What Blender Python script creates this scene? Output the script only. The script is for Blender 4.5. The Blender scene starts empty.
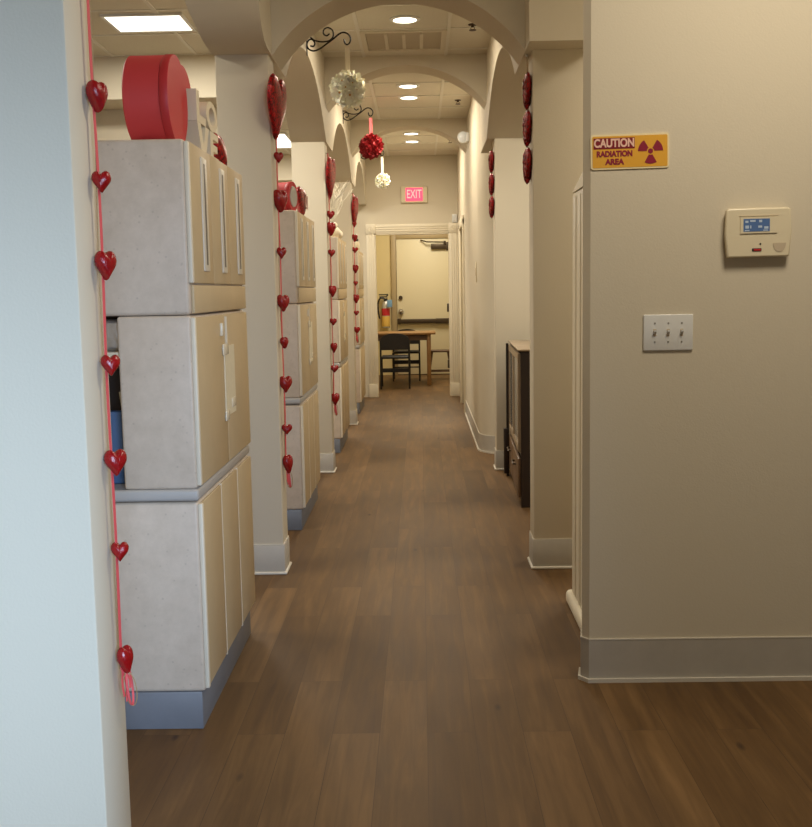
import bpy, bmesh, math, random
from mathutils import Vector, Matrix, Euler
random.seed(7)
R = math.radians
scene = bpy.context.scene
COL = scene.collection

# ------------------------------------------------------------------ camera
cam_d = bpy.data.cameras.new('camera')
cam_d.sensor_fit = 'HORIZONTAL'
cam_d.sensor_width = 36.0
cam_d.lens = 36.0 * 1049.553 / 812.0
cam_d.clip_start = 0.02
cam = bpy.data.objects.new('camera', cam_d)
COL.objects.link(cam)
_p, _y, _r = R(6.655), R(0.912), R(-1.001)
_fw = Vector((-math.sin(_y) * math.cos(_p), math.cos(_y) * math.cos(_p), -math.sin(_p)))
_rt = Vector((math.cos(_y), math.sin(_y), 0))
_up = _rt.cross(_fw)
_c, _s = math.cos(_r), math.sin(_r)
_r2, _u2 = _c * _rt + _s * _up, -_s * _rt + _c * _up
cam.matrix_world = Matrix(((_r2.x, _u2.x, -_fw.x, 0), (_r2.y, _u2.y, -_fw.y, 0),
                           (_r2.z, _u2.z, -_fw.z, 1.4), (0, 0, 0, 1)))
scene.camera = cam

# ------------------------------------------------------------------ world, exposure, daylight
world = bpy.data.worlds.new('world')
scene.world = world
world.use_nodes = True
world.node_tree.nodes['Background'].inputs[0].default_value = (0.62, 0.78, 1.0, 1)
world.node_tree.nodes['Background'].inputs[1].default_value = 0.6
vs = scene.view_settings
vs.view_transform = 'Standard'
vs.look = 'None'
vs.gamma = 1.0
vs.use_curve_mapping = False
vs.exposure = 0.0

WARM = (1.0, 0.88, 0.70)
NEUT = (1.0, 0.94, 0.82)
COOL = (0.52, 0.71, 1.0)
E_WINDOW, E_DOWN, E_PANEL, E_BREAK, E_FRONT = 25, 13.5, 40, 62, 36

def area(name, loc, size, energy, color, rot=(0, 0, 0), parent=None, shape='RECTANGLE', spread=180):
    l = bpy.data.lights.new(name, 'AREA')
    l.shape = shape
    l.size = size[0]
    if shape in ('RECTANGLE', 'ELLIPSE'):
        l.size_y = size[1]
    l.energy = energy
    l.color = color
    l.spread = R(spread)
    o = bpy.data.objects.new(name, l)
    COL.objects.link(o)
    o.location = loc
    o.rotation_euler = rot
    if parent:
        o.parent = parent
    return o

# daylight entering through the front-room windows behind the photographer
area('window_daylight', (.62, -1.0, 1.25), (1.3, 1.8), E_WINDOW, COOL, (R(81), 0, R(31)), spread=56)

# ------------------------------------------------------------------ materials
def lin(c):
    out = []
    for v in c:
        v = v / 255.0
        out.append(v / 12.92 if v <= 0.04045 else ((v + 0.055) / 1.055) ** 2.4)
    return (out[0], out[1], out[2], 1)

def mat(name, rgb, rough=0.6, metal=0.0, bump=0.0, bscale=200.0, var=0.0, vscale=6.0, emit=None, estr=0.0, spec=0.5, rgb2=None):
    m = bpy.data.materials.new(name)
    m.use_nodes = True
    nt = m.node_tree
    b = nt.nodes['Principled BSDF']
    b.inputs['Base Color'].default_value = lin(rgb)
    b.inputs['Roughness'].default_value = rough
    b.inputs['Metallic'].default_value = metal
    b.inputs['Specular IOR Level'].default_value = spec
    tc = nt.nodes.new('ShaderNodeTexCoord')
    if var > 0 or rgb2:
        n = nt.nodes.new('ShaderNodeTexNoise')
        n.inputs['Scale'].default_value = vscale
        n.inputs['Detail'].default_value = 6
        n.inputs['Roughness'].default_value = 0.65
        nt.links.new(tc.outputs['Object'], n.inputs['Vector'])
        r = nt.nodes.new('ShaderNodeValToRGB')
        if rgb2:
            r.color_ramp.elements[0].position = 0.38
            r.color_ramp.elements[1].position = 0.62
            r.color_ramp.elements[0].color = lin(rgb2)
            r.color_ramp.elements[1].color = lin(rgb)
        else:
            r.color_ramp.elements[0].position = 0.25
            r.color_ramp.elements[1].position = 0.75
            r.color_ramp.elements[0].color = lin([max(0, c * (1 - var)) for c in rgb])
            r.color_ramp.elements[1].color = lin([min(255, c * (1 + var)) for c in rgb])
        nt.links.new(n.outputs['Fac'], r.inputs['Fac'])
        nt.links.new(r.outputs['Color'], b.inputs['Base Color'])
    if bump > 0:
        n2 = nt.nodes.new('ShaderNodeTexNoise')
        n2.inputs['Scale'].default_value = bscale
        n2.inputs['Detail'].default_value = 3
        nt.links.new(tc.outputs['Object'], n2.inputs['Vector'])
        bp = nt.nodes.new('ShaderNodeBump')
        bp.inputs['Strength'].default_value = bump
        bp.inputs['Distance'].default_value = 0.002
        nt.links.new(n2.outputs['Fac'], bp.inputs['Height'])
        nt.links.new(bp.outputs['Normal'], b.inputs['Normal'])
    if emit:
        b.inputs['Emission Color'].default_value = lin(emit)
        b.inputs['Emission Strength'].default_value = estr
    return m

def glitter(name, rgb, rgb2):
    m = bpy.data.materials.new(name)
    m.use_nodes = True
    nt = m.node_tree
    b = nt.nodes['Principled BSDF']
    b.inputs['Roughness'].default_value = 0.32
    b.inputs['Metallic'].default_value = 0.35
    tc = nt.nodes.new('ShaderNodeTexCoord')
    v = nt.nodes.new('ShaderNodeTexVoronoi')
    v.inputs['Scale'].default_value = 120
    nt.links.new(tc.outputs['Object'], v.inputs['Vector'])
    r = nt.nodes.new('ShaderNodeValToRGB')
    r.color_ramp.elements[0].color = lin(rgb2)
    r.color_ramp.elements[1].color = lin(rgb)
    sep = nt.nodes.new('ShaderNodeSeparateColor')
    nt.links.new(v.outputs['Color'], sep.inputs['Color'])
    nt.links.new(sep.outputs[0], r.inputs['Fac'])
    nt.links.new(r.outputs['Color'], b.inputs['Base Color'])
    bp = nt.nodes.new('ShaderNodeBump')
    bp.inputs['Strength'].default_value = 0.5
    bp.inputs['Distance'].default_value = 0.004
    nt.links.new(sep.outputs[1], bp.inputs['Height'])
    nt.links.new(bp.outputs['Normal'], b.inputs['Normal'])
    return m

def floor_material():
    m = bpy.data.materials.new('wood_plank_vinyl')
    m.use_nodes = True
    nt = m.node_tree
    L = nt.links.new
    N = nt.nodes.new
    b = nt.nodes['Principled BSDF']
    tc = N('ShaderNodeTexCoord')
    sp = N('ShaderNodeSeparateXYZ'); L(tc.outputs['Object'], sp.inputs[0])
    cb = N('ShaderNodeCombineXYZ'); L(sp.outputs['Y'], cb.inputs['X']); L(sp.outputs['X'], cb.inputs['Y'])
    br = N('ShaderNodeTexBrick')
    br.offset = 0.37; br.offset_frequency = 2; br.squash = 1.0
    br.inputs['Scale'].default_value = 1.0
    br.inputs['Brick Width'].default_value = 1.22
    br.inputs['Row Height'].default_value = 0.152
    br.inputs['Mortar Size'].default_value = 0.0011
    br.inputs['Mortar Smooth'].default_value = 0.2
    br.inputs['Bias'].default_value = 0.0
    br.inputs['Color1'].default_value = (0, 0, 0, 1)
    br.inputs['Color2'].default_value = (1, 1, 1, 1)
    br.inputs['Mortar'].default_value = (0.35, 0.35, 0.35, 1)
    L(cb.outputs[0], br.inputs['Vector'])
    # per-plank offset so grain differs from plank to plank
    mx = N('ShaderNodeVectorMath'); mx.operation = 'MULTIPLY_ADD'
    mx.inputs[1].default_value = (7.3, 3.1, 5.7)
    L(br.outputs['Color'], mx.inputs[0]); L(tc.outputs['Object'], mx.inputs[2])
    mp = N('ShaderNodeMapping'); mp.inputs['Scale'].default_value = (26, 1.5, 1)
    L(mx.outputs[0], mp.inputs['Vector'])
    g = N('ShaderNodeTexNoise'); g.inputs['Scale'].default_value = 1.0
    g.inputs['Detail'].default_value = 8; g.inputs['Roughness'].default_value = 0.62; g.inputs['Distortion'].default_value = 0.7
    L(mp.outputs[0], g.inputs['Vector'])
    mp2 = N('ShaderNodeMapping'); mp2.inputs['Scale'].default_value = (5.5, 1.0, 1)
    L(mx.outputs[0], mp2.inputs['Vector'])
    g2 = N('ShaderNodeTexNoise'); g2.inputs['Scale'].default_value = 1.6
    g2.inputs['Detail'].default_value = 4; g2.inputs['Distortion'].default_value = 0.4
    L(mp2.outputs[0], g2.inputs['Vector'])
    r1 = N('ShaderNodeValToRGB')
    r1.color_ramp.elements[0].position = 0.15; r1.color_ramp.elements[0].color = lin((77, 54, 30))
    r1.color_ramp.elements[1].position = 0.85; r1.color_ramp.elements[1].color = lin((132, 101, 64))
    e = r1.color_ramp.elements.new(0.5); e.color = lin((102, 76, 45))
    def fm(a, bb, w, op='ADD'):
        n = N('ShaderNodeMath'); n.operation = 'MULTIPLY_ADD'
        L(a, n.inputs[0]); n.inputs[1].default_value = w
        if isinstance(bb, float): n.inputs[2].default_value = bb
        else: L(bb, n.inputs[2])
        return n.outputs[0]
    t = fm(br.outputs['Color'], -0.31, 0.22)
    t = fm(g.outputs['Fac'], t, 0.9)
    t = fm(g2.outputs['Fac'], t, 0.5)
    L(t, r1.inputs['Fac'])
    # knots
    mp3 = N('ShaderNodeMapping'); mp3.inputs['Scale'].default_value = (3.4, 1.3, 1)
    L(mx.outputs[0], mp3.inputs['Vector'])
    v = N('ShaderNodeTexVoronoi'); v.inputs['Scale'].default_value = 1.5
    L(mp3.outputs[0], v.inputs['Vector'])
    r2 = N('ShaderNodeValToRGB')
    r2.color_ramp.elements[0].position = 0.02; r2.color_ramp.elements[0].color = (1, 1, 1, 1)
    r2.color_ramp.elements[1].position = 0.075; r2.color_ramp.elements[1].color = (0, 0, 0, 1)
    L(v.outputs['Distance'], r2.inputs['Fac'])
    mk = N('ShaderNodeMix'); mk.data_type = 'RGBA'; mk.blend_type = 'MIX'
    kf = N('ShaderNodeMath'); kf.operation = 'MULTIPLY'; L(r2.outputs['Color'], kf.inputs[0]); kf.inputs[1].default_value = 0.85
    L(kf.outputs[0], mk.inputs['Factor']); L(r1.outputs['Color'], mk.inputs['A']); mk.inputs['B'].default_value = lin((58, 42, 30))
    # joints
    mj = N('ShaderNodeMix'); mj.data_type = 'RGBA'; mj.blend_type = 'MIX'
    jf = N('ShaderNodeMath'); jf.operation = 'MULTIPLY'; L(br.outputs['Fac'], jf.inputs[0]); jf.inputs[1].default_value = 0.55
    L(jf.outputs[0], mj.inputs['Factor']); L(mk.outputs['Result'], mj.inputs['A']); mj.inputs['B'].default_value = lin((60, 44, 32))
    L(mj.outputs['Result'], b.inputs['Base Color'])
    rr = N('ShaderNodeMapRange'); rr.inputs['To Min'].default_value = 0.42; rr.inputs['To Max'].default_value = 0.58
    L(g.outputs['Fac'], rr.inputs['Value']); L(rr.outputs[0], b.inputs['Roughness'])
    b.inputs['Specular IOR Level'].default_value = 0.25
    bp = N('ShaderNodeBump'); bp.inputs['Strength'].default_value = 0.12; bp.inputs['Distance'].default_value = 0.002
    L(g.outputs['Fac'], bp.inputs['Height']); L(bp.outputs['Normal'], b.inputs['Normal'])
    return m

def speckle_laminate():
    m = mat('speckled_laminate', (196, 186, 172), 0.45)
    nt = m.node_tree; b = nt.nodes['Principled BSDF']
    N = nt.nodes.new; L = nt.links.new
    tc = N('ShaderNodeTexCoord')
    n = N('ShaderNodeTexNoise'); n.inputs['Scale'].default_value = 14; n.inputs['Detail'].default_value = 10; n.inputs['Roughness'].default_value = 0.72
    L(tc.outputs['Object'], n.inputs['Vector'])
    r = N('ShaderNodeValToRGB')
    r.color_ramp.elements[0].position = 0.3; r.color_ramp.elements[0].color = lin((194, 178, 158))
    r.color_ramp.elements[1].position = 0.7; r.color_ramp.elements[1].color = lin((213, 197, 178))
    L(n.outputs['Fac'], r.inputs['Fac'])
    v = N('ShaderNodeTexVoronoi'); v.inputs['Scale'].default_value = 34
    L(tc.outputs['Object'], v.inputs['Vector'])
    r2 = N('ShaderNodeValToRGB')
    r2.color_ramp.elements[0].position = 0.06; r2.color_ramp.elements[0].color = (0.35, 0.35, 0.35, 1)
    r2.color_ramp.elements[1].position = 0.16; r2.color_ramp.elements[1].color = (0, 0, 0, 1)
    L(v.outputs['Distance'], r2.inputs['Fac'])
    mk = N('ShaderNodeMix'); mk.data_type = 'RGBA'
    L(r2.outputs['Color'], mk.inputs['Factor']); L(r.outputs['Color'], mk.inputs['A']); mk.inputs['B'].default_value = lin((150, 134, 116))
    L(mk.outputs['Result'], b.inputs['Base Color'])
    return m

M = dict(
    wall=mat('painted_wall', (212, 202, 180), 0.75, bump=0.25, bscale=160, spec=0.3),
    ceil=mat('ceiling_tile', (222, 216, 198), 0.9, bump=0.3, bscale=260, var=0.02, vscale=60, spec=0.2),
    tbar=mat('ceiling_grid_metal', (226, 222, 208), 0.5),
    floor=floor_material(),
    cove=mat('cove_base_vinyl', (186, 180, 168), 0.5, var=0.03, vscale=9),
    lip=mat('base_lip', (214, 208, 194), 0.45),
    trim=mat('white_trim_paint', (226, 216, 192), 0.4, spec=0.5),
    lam=speckle_laminate(),
    tan=mat('tan_cabinet_front', (196, 174, 136), 0.5, var=0.025, vscale=5),
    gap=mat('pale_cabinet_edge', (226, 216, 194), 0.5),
    edge=mat('grey_counter_edge', (176, 172, 166), 0.4),
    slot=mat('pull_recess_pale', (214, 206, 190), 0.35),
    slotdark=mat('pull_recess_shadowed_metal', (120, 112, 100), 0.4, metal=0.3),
    toe=mat('grey_toe_kick', (117, 120, 126), 0.45, var=0.03, vscale=12),
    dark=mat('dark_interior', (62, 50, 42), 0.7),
    paper=mat('taped_paper', (224, 214, 186), 0.45, var=0.03, vscale=30),
    tape=mat('clear_tape', (226, 218, 196), 0.2, bump=0.4, bscale=60),
    manila=mat('manila_folder', (214, 200, 164), 0.7),
    bluebag=mat('blue_binder', (64, 92, 128), 0.5),
    foil=mat('crumpled_foil', (196, 196, 196), 0.28, metal=0.9, bump=1.0, bscale=45),
    redbox=mat('red_paper_box', (206, 62, 62), 0.55, var=0.03, vscale=4),
    redlid=mat('red_box_lid', (188, 44, 48), 0.5),
    pinkbox=mat('pink_red_box', (214, 78, 82), 0.55, var=0.06, vscale=20),
    silver=mat('silver_foil_card', (190, 188, 182), 0.35, metal=0.4),
    white=mat('white_painted_wood', (222, 208, 178), 0.5),
    gred=glitter('red_glitter', (190, 18, 26), (70, 3, 8)),
    heart=mat('red_lacquer_heart', (142, 11, 15), 0.26, bump=0.35, bscale=260, var=0.12, vscale=90),
    pinkrib=mat('pink_ribbon', (214, 84, 86), 0.55),
    tancord=mat('tan_cord', (168, 138, 96), 0.7),
    iron=mat('black_wrought_iron', (26, 22, 20), 0.5, metal=0.4),
    ivory=mat('ivory_petal', (255, 248, 228), 0.8, var=0.03, vscale=30),
    redpetal=mat('red_petal', (152, 20, 28), 0.65, var=0.12, vscale=30),
    ivoryrib=mat('ivory_ribbon', (240, 230, 206), 0.55),
    centre=mat('flower_centre', (190, 140, 60), 0.7),
    signyel=mat('sign_yellow', (226, 168, 52), 0.4),
    signmag=mat('sign_magenta', (140, 26, 52), 0.4),
    signhead=mat('sign_dark_red', (128, 16, 30), 0.4),
    signpink=mat('sign_pale_pink', (240, 196, 176), 0.4),
    signcream=mat('sign_cream_border', (238, 222, 176), 0.4),
    plastic=mat('ivory_plastic', (224, 212, 182), 0.35),
    plasticw=mat('white_plastic', (222, 222, 218), 0.28),
    grille=mat('speaker_grille', (196, 180, 154), 0.6),
    screen=mat('lcd_screen', (60, 80, 110), 0.3, emit=(78, 104, 140), estr=0.35),
    lcdtext=mat('lcd_marks', (176, 188, 200), 0.3, emit=(170, 184, 200), estr=0.12),
    black=mat('black_plastic', (20, 18, 18), 0.45),
    led=mat('red_indicator', (150, 30, 30), 0.3, emit=(190, 40, 40), estr=0.25),
    espresso=mat('espresso_veneer', (40, 27, 20), 0.45, var=0.1, vscale=8),
    drawerwood=mat('brown_drawer_veneer', (112, 86, 62), 0.4, var=0.08, vscale=8),
    doorwood=mat('tan_door_veneer', (158, 138, 112), 0.35, var=0.08, vscale=8),
    caseglass=mat('door_glass_painted_reflection', (150, 146, 136), 0.08, spec=0.9),  # pale grey stands in for the light reflected in the glass doors
    chrome=mat('satin_metal', (176, 170, 158), 0.3, metal=0.9),
    bronze=mat('dark_bronze', (84, 72, 58), 0.4, metal=0.7),
    doorpaint=mat('cream_door_paint', (222, 211, 178), 0.5),
    yellowwall=mat('yellow_wall_paint', (216, 198, 148), 0.75, bump=0.2, bscale=160),
    tanframe=mat('tan_door_frame', (170, 150, 112), 0.5),
    tablewood=mat('table_wood', (150, 112, 66), 0.45, var=0.1, vscale=8),
    stoolwood=mat('dark_stool_wood', (92, 66, 42), 0.45, var=0.1, vscale=8),
    blackmetal=mat('black_chair_metal', (18, 15, 14), 0.45),
    blackvinyl=mat('black_vinyl', (24, 20, 19), 0.5),
    bluetag=mat('blue_tag', (120, 160, 196), 0.6),
    redlabel=mat('red_label', (196, 40, 48), 0.5),
    yellowlabel=mat('yellow_label', (222, 182, 90), 0.5),
    lens=mat('lamp_lens', (255, 250, 236), 0.4, emit=(255, 246, 222), estr=7.0),
    panel=mat('panel_diffuser', (255, 252, 244), 0.4, emit=(255, 250, 236), estr=2.6),
    exitlit=mat('exit_lit_face', (255, 60, 100), 0.4, emit=(255, 70, 110), estr=0.95),
    exitpale=mat('exit_letters', (255, 170, 170), 0.4, emit=(255, 176, 170), estr=0.8),
    twig=mat('white_twigs', (238, 232, 216), 0.7),
    plush=mat('white_plush', (236, 226, 204), 0.95, bump=0.8, bscale=80),
    vent=mat('vent_metal', (216, 208, 186), 0.5),
    ventdark=mat('vent_slot', (184, 172, 146), 0.6),
    sprk=mat('sprinkler_bronze', (70, 52, 34), 0.4, metal=0.6),
    glass=mat('window_glass_frame', (220, 226, 230), 0.2),
)

# ------------------------------------------------------------------ mesh helpers
class MB:
    """collects shapes into one bmesh"""
    def __init__(self):
        self.bm = bmesh.new()
        self.mats = []
    def mi(self, m):
        if m is None:
            return 0
        if m not in self.mats:
            self.mats.append(m)
        return self.mats.index(m)
    def _finish(self, verts, m, mtx):
        if mtx is not None:
            bmesh.ops.transform(self.bm, matrix=mtx, verts=verts)
        if m is not None:
            i = self.mi(m)
            vs_ = set(verts)
            for f in {f for v in verts for f in v.link_faces}:
                if all(v in vs_ for v in f.verts):
                    f.material_index = i
    def box(self, x0, x1, y0, y1, z0, z1, m=None, bevel=0.0, seg=2, mtx=None):
        g = bmesh.ops.create_cube(self.bm, size=1.0)
        vs_ = g['verts']
        sx, sy, sz = x1 - x0, y1 - y0, z1 - z0
        for v in vs_:
            v.co = Vector(((v.co.x + .5) * sx + x0, (v.co.y + .5) * sy + y0, (v.co.z + .5) * sz + z0))
        if bevel > 0:
            es = list({e for v in vs_ for e in v.link_edges})
            r = bmesh.ops.bevel(self.bm, geom=es, offset=min(bevel, .49 * min(sx, sy, sz)), segments=seg, affect='EDGES', profile=.5)
            vs_ = list({v for v in r['verts']} | {v for v in vs_ if v.is_valid})
        self._finish(vs_, m, mtx)
        return self
    def cyl(self, c, r, h, axis='Z', m=None, seg=24, r2=None, mtx=None):
        g = bmesh.ops.create_cone(self.bm, cap_ends=True, segments=seg, radius1=r, radius2=r if r2 is None else r2, depth=h)
        vs_ = g['verts']
        rot = {'Z': Matrix(), 'X': Matrix.Rotation(R(90), 4, 'Y'), 'Y': Matrix.Rotation(R(-90), 4, 'X')}[axis]
        bmesh.ops.transform(self.bm, matrix=Matrix.Translation(c) @ rot, verts=vs_)
        self._finish(vs_, m, mtx)
        return self
    def sphere(self, c, r, m=None, sc=(1, 1, 1), seg=16, mtx=None):
        g = bmesh.ops.create_uvsphere(self.bm, u_segments=seg, v_segments=max(8, seg // 2), radius=r)
        vs_ = g['verts']
        bmesh.ops.transform(self.bm, matrix=Matrix.Translation(c) @ Matrix.Diagonal((sc[0], sc[1], sc[2], 1)), verts=vs_)
        self._finish(vs_, m, mtx)
        return self
    def lathe(self, prof, c=(0, 0, 0), m=None, seg=32, axis='Z', mtx=None):
        rings = []
        allv = []
        for (r, z) in prof:
            ring = []
            for k in range(seg):
                a = 2 * math.pi * k / seg
                ring.append(self.bm.verts.new((max(r, 1e-5) * math.cos(a), max(r, 1e-5) * math.sin(a), z)))
            rings.append(ring); allv += ring
        for a, b in zip(rings, rings[1:]):
            for k in range(seg):
                self.bm.faces.new((a[k], a[(k + 1) % seg], b[(k + 1) % seg], b[k]))
        for ring, flip in ((rings[0], True), (rings[-1], False)):
            self.bm.faces.new(ring[::-1] if flip else ring)
        rot = {'Z': Matrix(), 'X': Matrix.Rotation(R(90), 4, 'Y'), 'Y': Matrix.Rotation(R(-90), 4, 'X')}[axis]
        bmesh.ops.transform(self.bm, matrix=Matrix.Translation(c) @ rot, verts=allv)
        self._finish(allv, m, mtx)
        return self
    def prism(self, poly, axis, lo, hi, m=None, mtx=None):
        """poly: outline in the plane across axis: X -> (y,z), Y -> (x,z), Z -> (x,y)"""
        def P(a, b, t):
            return {'X': (t, a, b), 'Y': (a, t, b), 'Z': (a, b, t)}[axis]
        A = [self.bm.verts.new(P(a, b, lo)) for a, b in poly]
        B = [self.bm.verts.new(P(a, b, hi)) for a, b in poly]
        n = len(poly)
        for k in range(n):
            self.bm.faces.new((A[k], A[(k + 1) % n], B[(k + 1) % n], B[k]))
        self.bm.faces.new(A[::-1]); self.bm.faces.new(B)
        self._finish(A + B, m, mtx)
        return self
    def strip(self, samples, ztop, axis, lo, hi, m=None):
        """a beam whose underside follows samples [(s, z)] and whose top is flat; s runs along Y for axis X, along X for axis Y"""
        def P(s, z, t):
            return (t, s, z) if axis == 'X' else (s, t, z)
        c = []
        for s, z in samples:
            c.append([self.bm.verts.new(P(s, z, lo)), self.bm.verts.new(P(s, ztop, lo)), self.bm.verts.new(P(s, ztop, hi)), self.bm.verts.new(P(s, z, hi))])
        for a, b in zip(c, c[1:]):
            for k in range(4):
                self.bm.faces.new((a[k], a[(k + 1) % 4], b[(k + 1) % 4], b[k]))
        self.bm.faces.new(c[0][::-1]); self.bm.faces.new(c[-1])
        self._finish([v for q in c for v in q], m, None)
        return self
    def tube(self, pts, r, m=None, seg=8, closed=False, mtx=None):
        pts = [Vector(p) for p in pts]
        n = len(pts)
        rings = []; allv = []
        prev = None
        for i, p in enumerate(pts):
            t = (pts[min(i + 1, n - 1)] - pts[max(i - 1, 0)]).normalized()
            if prev is None:
                ref = Vector((0, 0, 1)) if abs(t.z) < .9 else Vector((1, 0, 0))
                u = t.cross(ref).normalized()
            else:
                u = (prev - t * prev.dot(t)).normalized()
            prev = u
            w = t.cross(u)
            rr = r[i] if isinstance(r, (list, tuple)) else r
            ring = [self.bm.verts.new(p + (u * math.cos(2 * math.pi * k / seg) + w * math.sin(2 * math.pi * k / seg)) * rr) for k in range(seg)]
            rings.append(ring); allv += ring
        for a, b in zip(rings, rings[1:]):
            for k in range(seg):
                self.bm.faces.new((a[k], a[(k + 1) % seg], b[(k + 1) % seg], b[k]))
        self.bm.faces.new(rings[0][::-1]); self.bm.faces.new(rings[-1])
        self._finish(allv, m, mtx)
        return self
    def band(self, pts, wdir, w, t, m=None):
        """a thin ribbon of width w along wdir and thickness t following pts"""
        pts = [Vector(p) for p in pts]; wd = Vector(wdir).normalized()
        c = []
        n = len(pts)
        for i, p in enumerate(pts):
            tg = (pts[min(i + 1, n - 1)] - pts[max(i - 1, 0)]).normalized()
            nn = tg.cross(wd).normalized() * t / 2
            a = wd * w / 2
            c.append([self.bm.verts.new(p + q) for q in (-a - nn, a - nn, a + nn, -a + nn)])
        for a, b in zip(c, c[1:]):
            for k in range(4):
                self.bm.faces.new((a[k], a[(k + 1) % 4], b[(k + 1) % 4], b[k]))
        self.bm.faces.new(c[0][::-1]); self.bm.faces.new(c[-1])
        self._finish([v for q in c for v in q], m, None)
        return self
    def heart(self, w, h, t, m=None, mtx=None, n=40, rings=6):
        """puffed heart: width along X, height along Z, thickness along Y, centred"""
        def curve(a):
            x = 16 * math.sin(a) ** 3
            z = 13 * math.cos(a) - 5 * math.cos(2 * a) - 2 * math.cos(3 * a) - math.cos(4 * a)
            ex, ez = 16 * math.sin(a), 13 * math.cos(a) - 3.0
            return (x * .72 + ex * .28) / 32 * w, (z * .72 + ez * .28 + 2.6) / 28 * h
        allv = []
        def ring(s, y):
            vs_ = []
            for k in range(n):
                x, z = curve(2 * math.pi * k / n)
                vs_.append(self.bm.verts.new((x * s, y, z * s)))
            allv.extend(vs_)
            return vs_
        seq = []
        for i in range(rings, -rings - 1, -1):
            th = i / rings * math.pi / 2 * 0.97
            seq.append(ring(max(math.cos(th) ** .75, .04), math.sin(th) * t / 2))
        for a, b in zip(seq, seq[1:]):
            for k in range(n):
                self.bm.faces.new((a[k], a[(k + 1) % n], b[(k + 1) % n], b[k]))
        self.bm.faces.new(seq[0][::-1]); self.bm.faces.new(seq[-1])
        self._finish(allv, m, mtx)
        return self
    def build(self, name, m=None, parent=None, smooth=True, loc=None, angle=40):
        bmesh.ops.recalc_face_normals(self.bm, faces=self.bm.faces[:])
        me = bpy.data.meshes.new(name)
        self.bm.to_mesh(me); self.bm.free()
        if self.mats:
            for q in self.mats: me.materials.append(q)
        elif m is not None:
            me.materials.append(m)
        if smooth:
            me.shade_smooth()
            me.set_sharp_from_angle(angle=R(angle))
        o = bpy.data.objects.new(name, me)
        COL.objects.link(o)
        if parent is not None: o.parent = parent
        if loc is not None: o.location = loc
        return o

def tag(o, label=None, cat=None, group=None, kind=None):
    if label: o['label'] = label
    if cat: o['category'] = cat
    if group: o['group'] = group
    if kind: o['kind'] = kind
    return o
def thing(name, label, cat, loc=(0, 0, 0), rz=0.0, group=None):
    o = bpy.data.objects.new(name, None)
    o.empty_display_size = .1
    COL.objects.link(o)
    o.location = loc; o.rotation_euler = (0, 0, rz)
    return tag(o, label, cat, group)
def struct(o, label=None, cat=None):
    return tag(o, label, cat, None, 'structure')
def srect(name, *a, m, parent=None, bevel=0.0, label=None):
    o = MB().box(*a, bevel=bevel).build(name, m, parent)
    if parent is None: struct(o, label)
    return o
def copy_tree(o, parent=None):
    c = o.copy(); COL.objects.link(c)
    if parent is not None:
        c.parent = parent
    for ch in list(o.children):
        copy_tree(ch, c)
    return c
def text_mesh(name, s, size, m, parent, mtx, depth=0.0006, sx=1.0, bold=0.0):
    cu = bpy.data.curves.new(name, 'FONT')
    cu.body = s; cu.size = size; cu.align_x = 'CENTER'; cu.align_y = 'CENTER'
    cu.extrude = depth; cu.offset = bold
    tmp = bpy.data.objects.new(name + '_tmp', cu)
    COL.objects.link(tmp)
    dg = bpy.context.evaluated_depsgraph_get()
    me = bpy.data.meshes.new_from_object(tmp.evaluated_get(dg))
    bpy.data.objects.remove(tmp); bpy.data.curves.remove(cu)
    me.transform(mtx @ Matrix.Diagonal((sx, 1, 1, 1)))
    me.materials.clear(); me.materials.append(m)
    o = bpy.data.objects.new(name, me); COL.objects.link(o); o.parent = parent
    return o
def seg_arc(s0, s1, z0, z1, n=28):
    """circular arc from (s0,z0) over the middle (z1) to (s1,z0)"""
    h = (s1 - s0) / 2; c = (s0 + s1) / 2; r = z1 - z0
    Rr = (h * h + r * r) / (2 * r)
    out = []
    for k in range(n + 1):
        s = s0 + (s1 - s0) * k / n
        out.append((s, z0 + math.sqrt(max(Rr * Rr - (s - c) ** 2, 0)) - (Rr - r)))
    return out

CEIL = 3.149
HL, HR = -0.694, 0.516       # hall faces of the beams over the piers
SPR = 2.527                  # underside of the pier heads
PY = [5.13, 8.08, 11.03]     # front faces of the left piers

# ------------------------------------------------------------------ the setting: floor, ceiling, walls
srect('floor', -5.0, 3.4, -3.2, 18.4, -0.1, 0.0, m=M['floor'])
cb = MB()
cb.box(-5.0, 3.4, -3.2, 18.4, CEIL, CEIL + .1, m=M['ceil'])
x = 0.215 - .61 * 8
while x < 3.3:
    cb.box(x - .012, x + .012, -3.1, 13.9, CEIL - .007, CEIL + .01, m=M['tbar']); x += .61
y = 7.30 - .61 * 17
while y < 13.9:
    cb.box(-4.9, 3.3, y - .012, y + .012, CEIL - .006, CEIL + .01, m=M['tbar']); y += .61
struct(cb.build('ceiling', None))

# outer shell
srect('wall_outer_left', -5.0, -4.85, -3.2, 18.4, 0, CEIL, m=M['wall'])
srect('wall_outer_right', 3.25, 3.4, -3.2, 18.4, 0, CEIL, m=M['wall'])
wb = MB()   # back wall of the front room, with the window opening
BY = -1.25
wb.box(-4.85, -.1, BY, BY + .15, 0, CEIL); wb.box(1.35, 3.25, BY, BY + .15, 0, CEIL)
wb.box(-.1, 1.35, BY, BY + .15, 0, .25); wb.box(-.1, 1.35, BY, BY + .15, 2.35, CEIL)
struct(wb.build('wall_back', M['wall'], smooth=False))
wf = MB()
for a in ((-.1, -.04), (1.29, 1.35), (.6, .65)):
    wf.box(a[0], a[1], BY + .04, BY + .11, .25, 2.35)
wf.box(-.1, 1.35, BY + .04, BY + .11, .25, .31); wf.box(-.1, 1.35, BY + .04, BY + .11, 2.29, 2.35)
struct(wf.build('window_1', M['trim'], smooth=False))

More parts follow.
